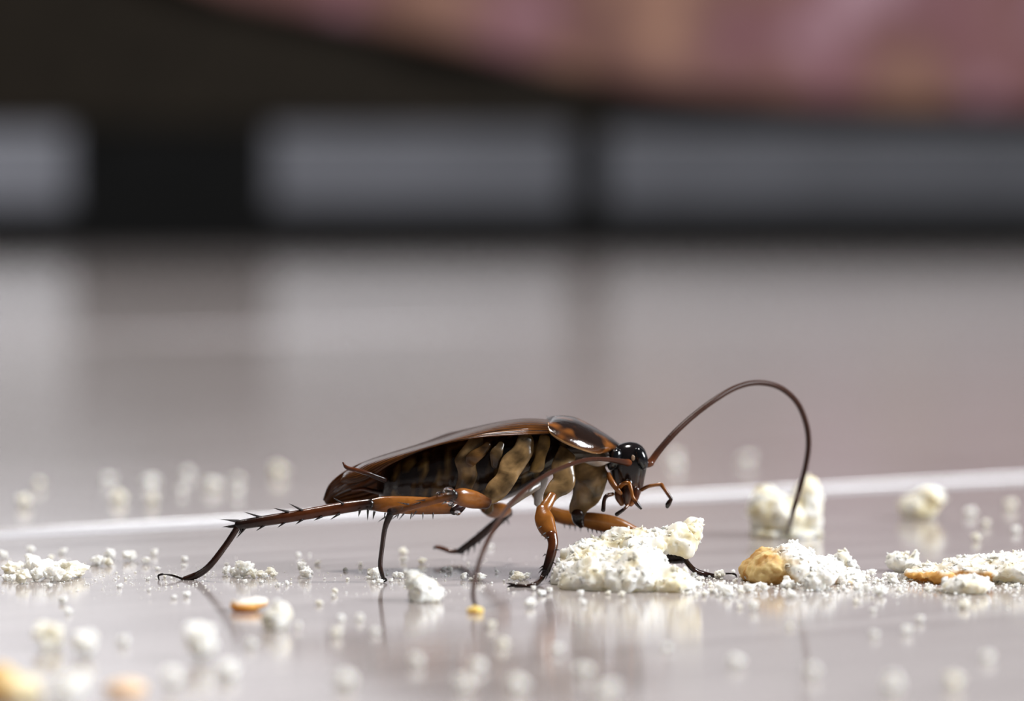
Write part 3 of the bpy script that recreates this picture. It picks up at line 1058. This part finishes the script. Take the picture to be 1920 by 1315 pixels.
def crumb(px, py, dpx, label, group, k=None):
    """crumb whose foot stands at photo pixel (px, py) on the floor, dpx pixels across"""
    g = G(px, py)
    r = 1.3 * dpx / 2 * mmpp(g[1]) * MM
    me = VARS[rng.randrange(8) if k is None else k][0]
    o = bpy.data.objects.new('bread_crumb', me)
    COL.objects.link(o)
    o.location = (g[0] * MM, g[1] * MM, 0)
    o.rotation_euler = (0, 0, rng.random() * 6.28)
    o.scale = (r * rng.uniform(.85, 1.1), r * rng.uniform(.8, 1.1), r * rng.uniform(.8, 1.05))
    size = 'tiny' if dpx < 9 else 'small' if dpx < 18 else 'medium' if dpx < 32 else 'large'
    near = min(LANDP, key=lambda q: math.hypot(LANDP[q][0] - g[0], LANDP[q][1] - g[1]))
    gap = math.hypot(LANDP[near][0] - g[0], LANDP[near][1] - g[1])
    where = 'close to' if gap < 5 else 'not far from' if gap < 14 else 'well away from'
    tag(o, '%s %s %s %s' % (size, label, where, near), 'crumb', '%s crumbs %s %s' % (size, where, near))
    return o


n_ind = 0
LB = ('pale crumb past the floor joint', 'crumbs past the floor joint')
for a in ((47, 950, 34), (74, 915, 22), (222, 942, 36), (205, 905, 22), (282, 912, 34), (286, 945, 26), (400, 918, 36), (522, 893, 34), (445, 905, 22), (352, 895, 24), (445, 930, 18),
          (1398, 870, 30), (1262, 865, 26), (1270, 880, 20), (1820, 968, 26), (1896, 955, 26), (1850, 988, 20), (1905, 1000, 18), (1832, 1015, 20), (340, 925, 16)):
    crumb(a[0], a[1], a[2] / 1.25, *LB)
LF = ('white bread crumb on bare floor', 'large crumbs on the bare floor')
for a in ((88, 1216, 56), (158, 1230, 52), (378, 1238, 58), (325, 1290, 34), (428, 1272, 42), (128, 1318, 60), (232, 1210, 18), (470, 1215, 22), (895, 1258, 28), (1045, 1225, 18), (1097, 1268, 26), (1135, 1312, 40),
          (1675, 1300, 34), (1640, 1195, 18), (1700, 1190, 17), (1725, 1168, 14), (1636, 1148, 10), (1605, 1132, 9), (920, 1178, 17), (942, 1215, 20), (640, 1165, 14), (560, 1180, 12), (600, 1135, 12),
          (675, 1165, 14), (632, 1195, 18), (1808, 1142, 22), (1414, 1146, 17), (1387, 1142, 10), (650, 1290, 36), (780, 1250, 22), (870, 1300, 30), (970, 1300, 34), (1380, 1250, 24), (1525, 1270, 26), (1250, 1220, 16),
          (1850, 1240, 22), (1790, 1290, 30), (705, 1190, 14), (1480, 1180, 12), (118, 1132, 18), (128, 1152, 14), (350, 1120, 12), (327, 1124, 10)):
    crumb(*a, *LF)
LH = ('white crumb clustered in a small heap', 'heap of crumbs behind the outstretched foot')
for a in ((18, 1080, 28), (38, 1070, 18), (62, 1075, 34), (60, 1062, 24), (80, 1085, 40), (45, 1095, 30), (95, 1082, 22), (112, 1082, 30), (140, 1084, 42), (150, 1080, 22), (105, 1092, 34), (130, 1090, 24), (12, 1090, 14), (92, 1103, 12), (70, 1090, 26), (25, 1092, 16)):
    crumb(*a, *LH)
LT = ('white crumb clumped below the hind shin', 'clump of crumbs under the hind leg')
for a in ((425, 1078, 14), (442, 1082, 26), (455, 1084, 30), (465, 1078, 26), (472, 1085, 20), (450, 1072, 18), (488, 1083, 16), (506, 1080, 18), (512, 1083, 12), (497, 1086, 10)):
    crumb(*a, *LT)
LM = ('white crumb on the floor', 'crumbs around the middle foot')
for a in ((704, 1088, 22), (698, 1082, 18), (708, 1080, 14), (712, 1095, 12), (690, 1086, 8), (733, 1092, 8), (700, 1096, 8), (742, 1084, 12), (752, 1086, 14)):
    crumb(*a, *LM)
LR = ('white crumb scattered among bread dust', 'crumbs among the bread pieces')
for _ in range(110):
    px = rng.uniform(1285, 1925)
    py = min(max(rng.gauss(1100, 11), 1074), 1130)
    crumb(px, py, 5 + (17 if px < 1680 else 6) * rng.random() ** 2, *LR)
LN = ('white crumb lying loose on the floor', 'crumbs around the legs')
for a in ((205, 1062, 16), (180, 1058, 20), (188, 1062, 24), (206, 1050, 18), (243, 1052, 22), (273, 1058, 16), (58, 1038, 14), (95, 1050, 12), (117, 1040, 14), (6, 1048, 14), (290, 1042, 12), (346, 1053, 11), (567, 1075, 18), (575, 1085, 26), (568, 1058, 9), (595, 1060, 10), (648, 1072, 9), (676, 1063, 8), (560, 1045, 10),
          (757, 1040, 14), (757, 1055, 12), (790, 1058, 14), (832, 1070, 9), (844, 1072, 12), (920, 1028, 10), (970, 1090, 22), (985, 1088, 16), (960, 1080, 9), (870, 1088, 12), (900, 1090, 22), (884, 1090, 10), (1000, 1108, 9), (628, 1115, 12), (625, 1122, 8), (995, 1140, 20), (1015, 1118, 16), (1030, 1112, 10), (1092, 1135, 14), (1088, 1120, 12), (1165, 1120, 14), (1140, 1116, 10), (1010, 1118, 10)):
    crumb(*a, *LN)
for _ in range(30):
    px = rng.uniform(150, 1030)
    py = min(max(rng.gauss(1088, 12), 1055), 1125)
    crumb(px, py, 4 + 5 * rng.random(), *LN)

# bread dust: too fine to count, one mesh
V, Fc, C = [], [], []
for _ in range(1900):
    if rng.random() < 0.55:
        px, py = rng.uniform(1270, 1940), rng.gauss(1098, 12)
        d = 2 + 6 * rng.random() ** 2
    else:
        px, py = rng.uniform(-20, 1300), rng.gauss(1088, 16)
        d = 1.6 + 3.2 * rng.random() ** 3
        if px > 450 and rng.random() < 0.35:
            continue
    if not 1040 < py < 1150:
        continue
    g = G(px, py)
    s = d / 2 * mmpp(g[1])
    v, f = ICO1
    me, vv, ff, base = VARS[rng.randrange(8)]
    k = len(V)
    a = rng.random() * 6.28
    ca_, sa_ = math.cos(a), math.sin(a)
    for w in v:
        w = w * (0.8 + .35 * rng.random())
        V.append((g[0] + s * (w[0] * ca_ - w[1] * sa_), g[1] + s * (w[0] * sa_ + w[1] * ca_), s * (w[2] * .8 + .75)))
        C.append(base)
    Fc += [(x + k, y + k, z + k) for x, y, z in f]
dust = mesh_obj('bread_dust', V, Fc, M_BREAD, None, C, False)
tag(dust, 'fine white bread dust sprinkled across the floor', 'crumbs', kind='stuff')
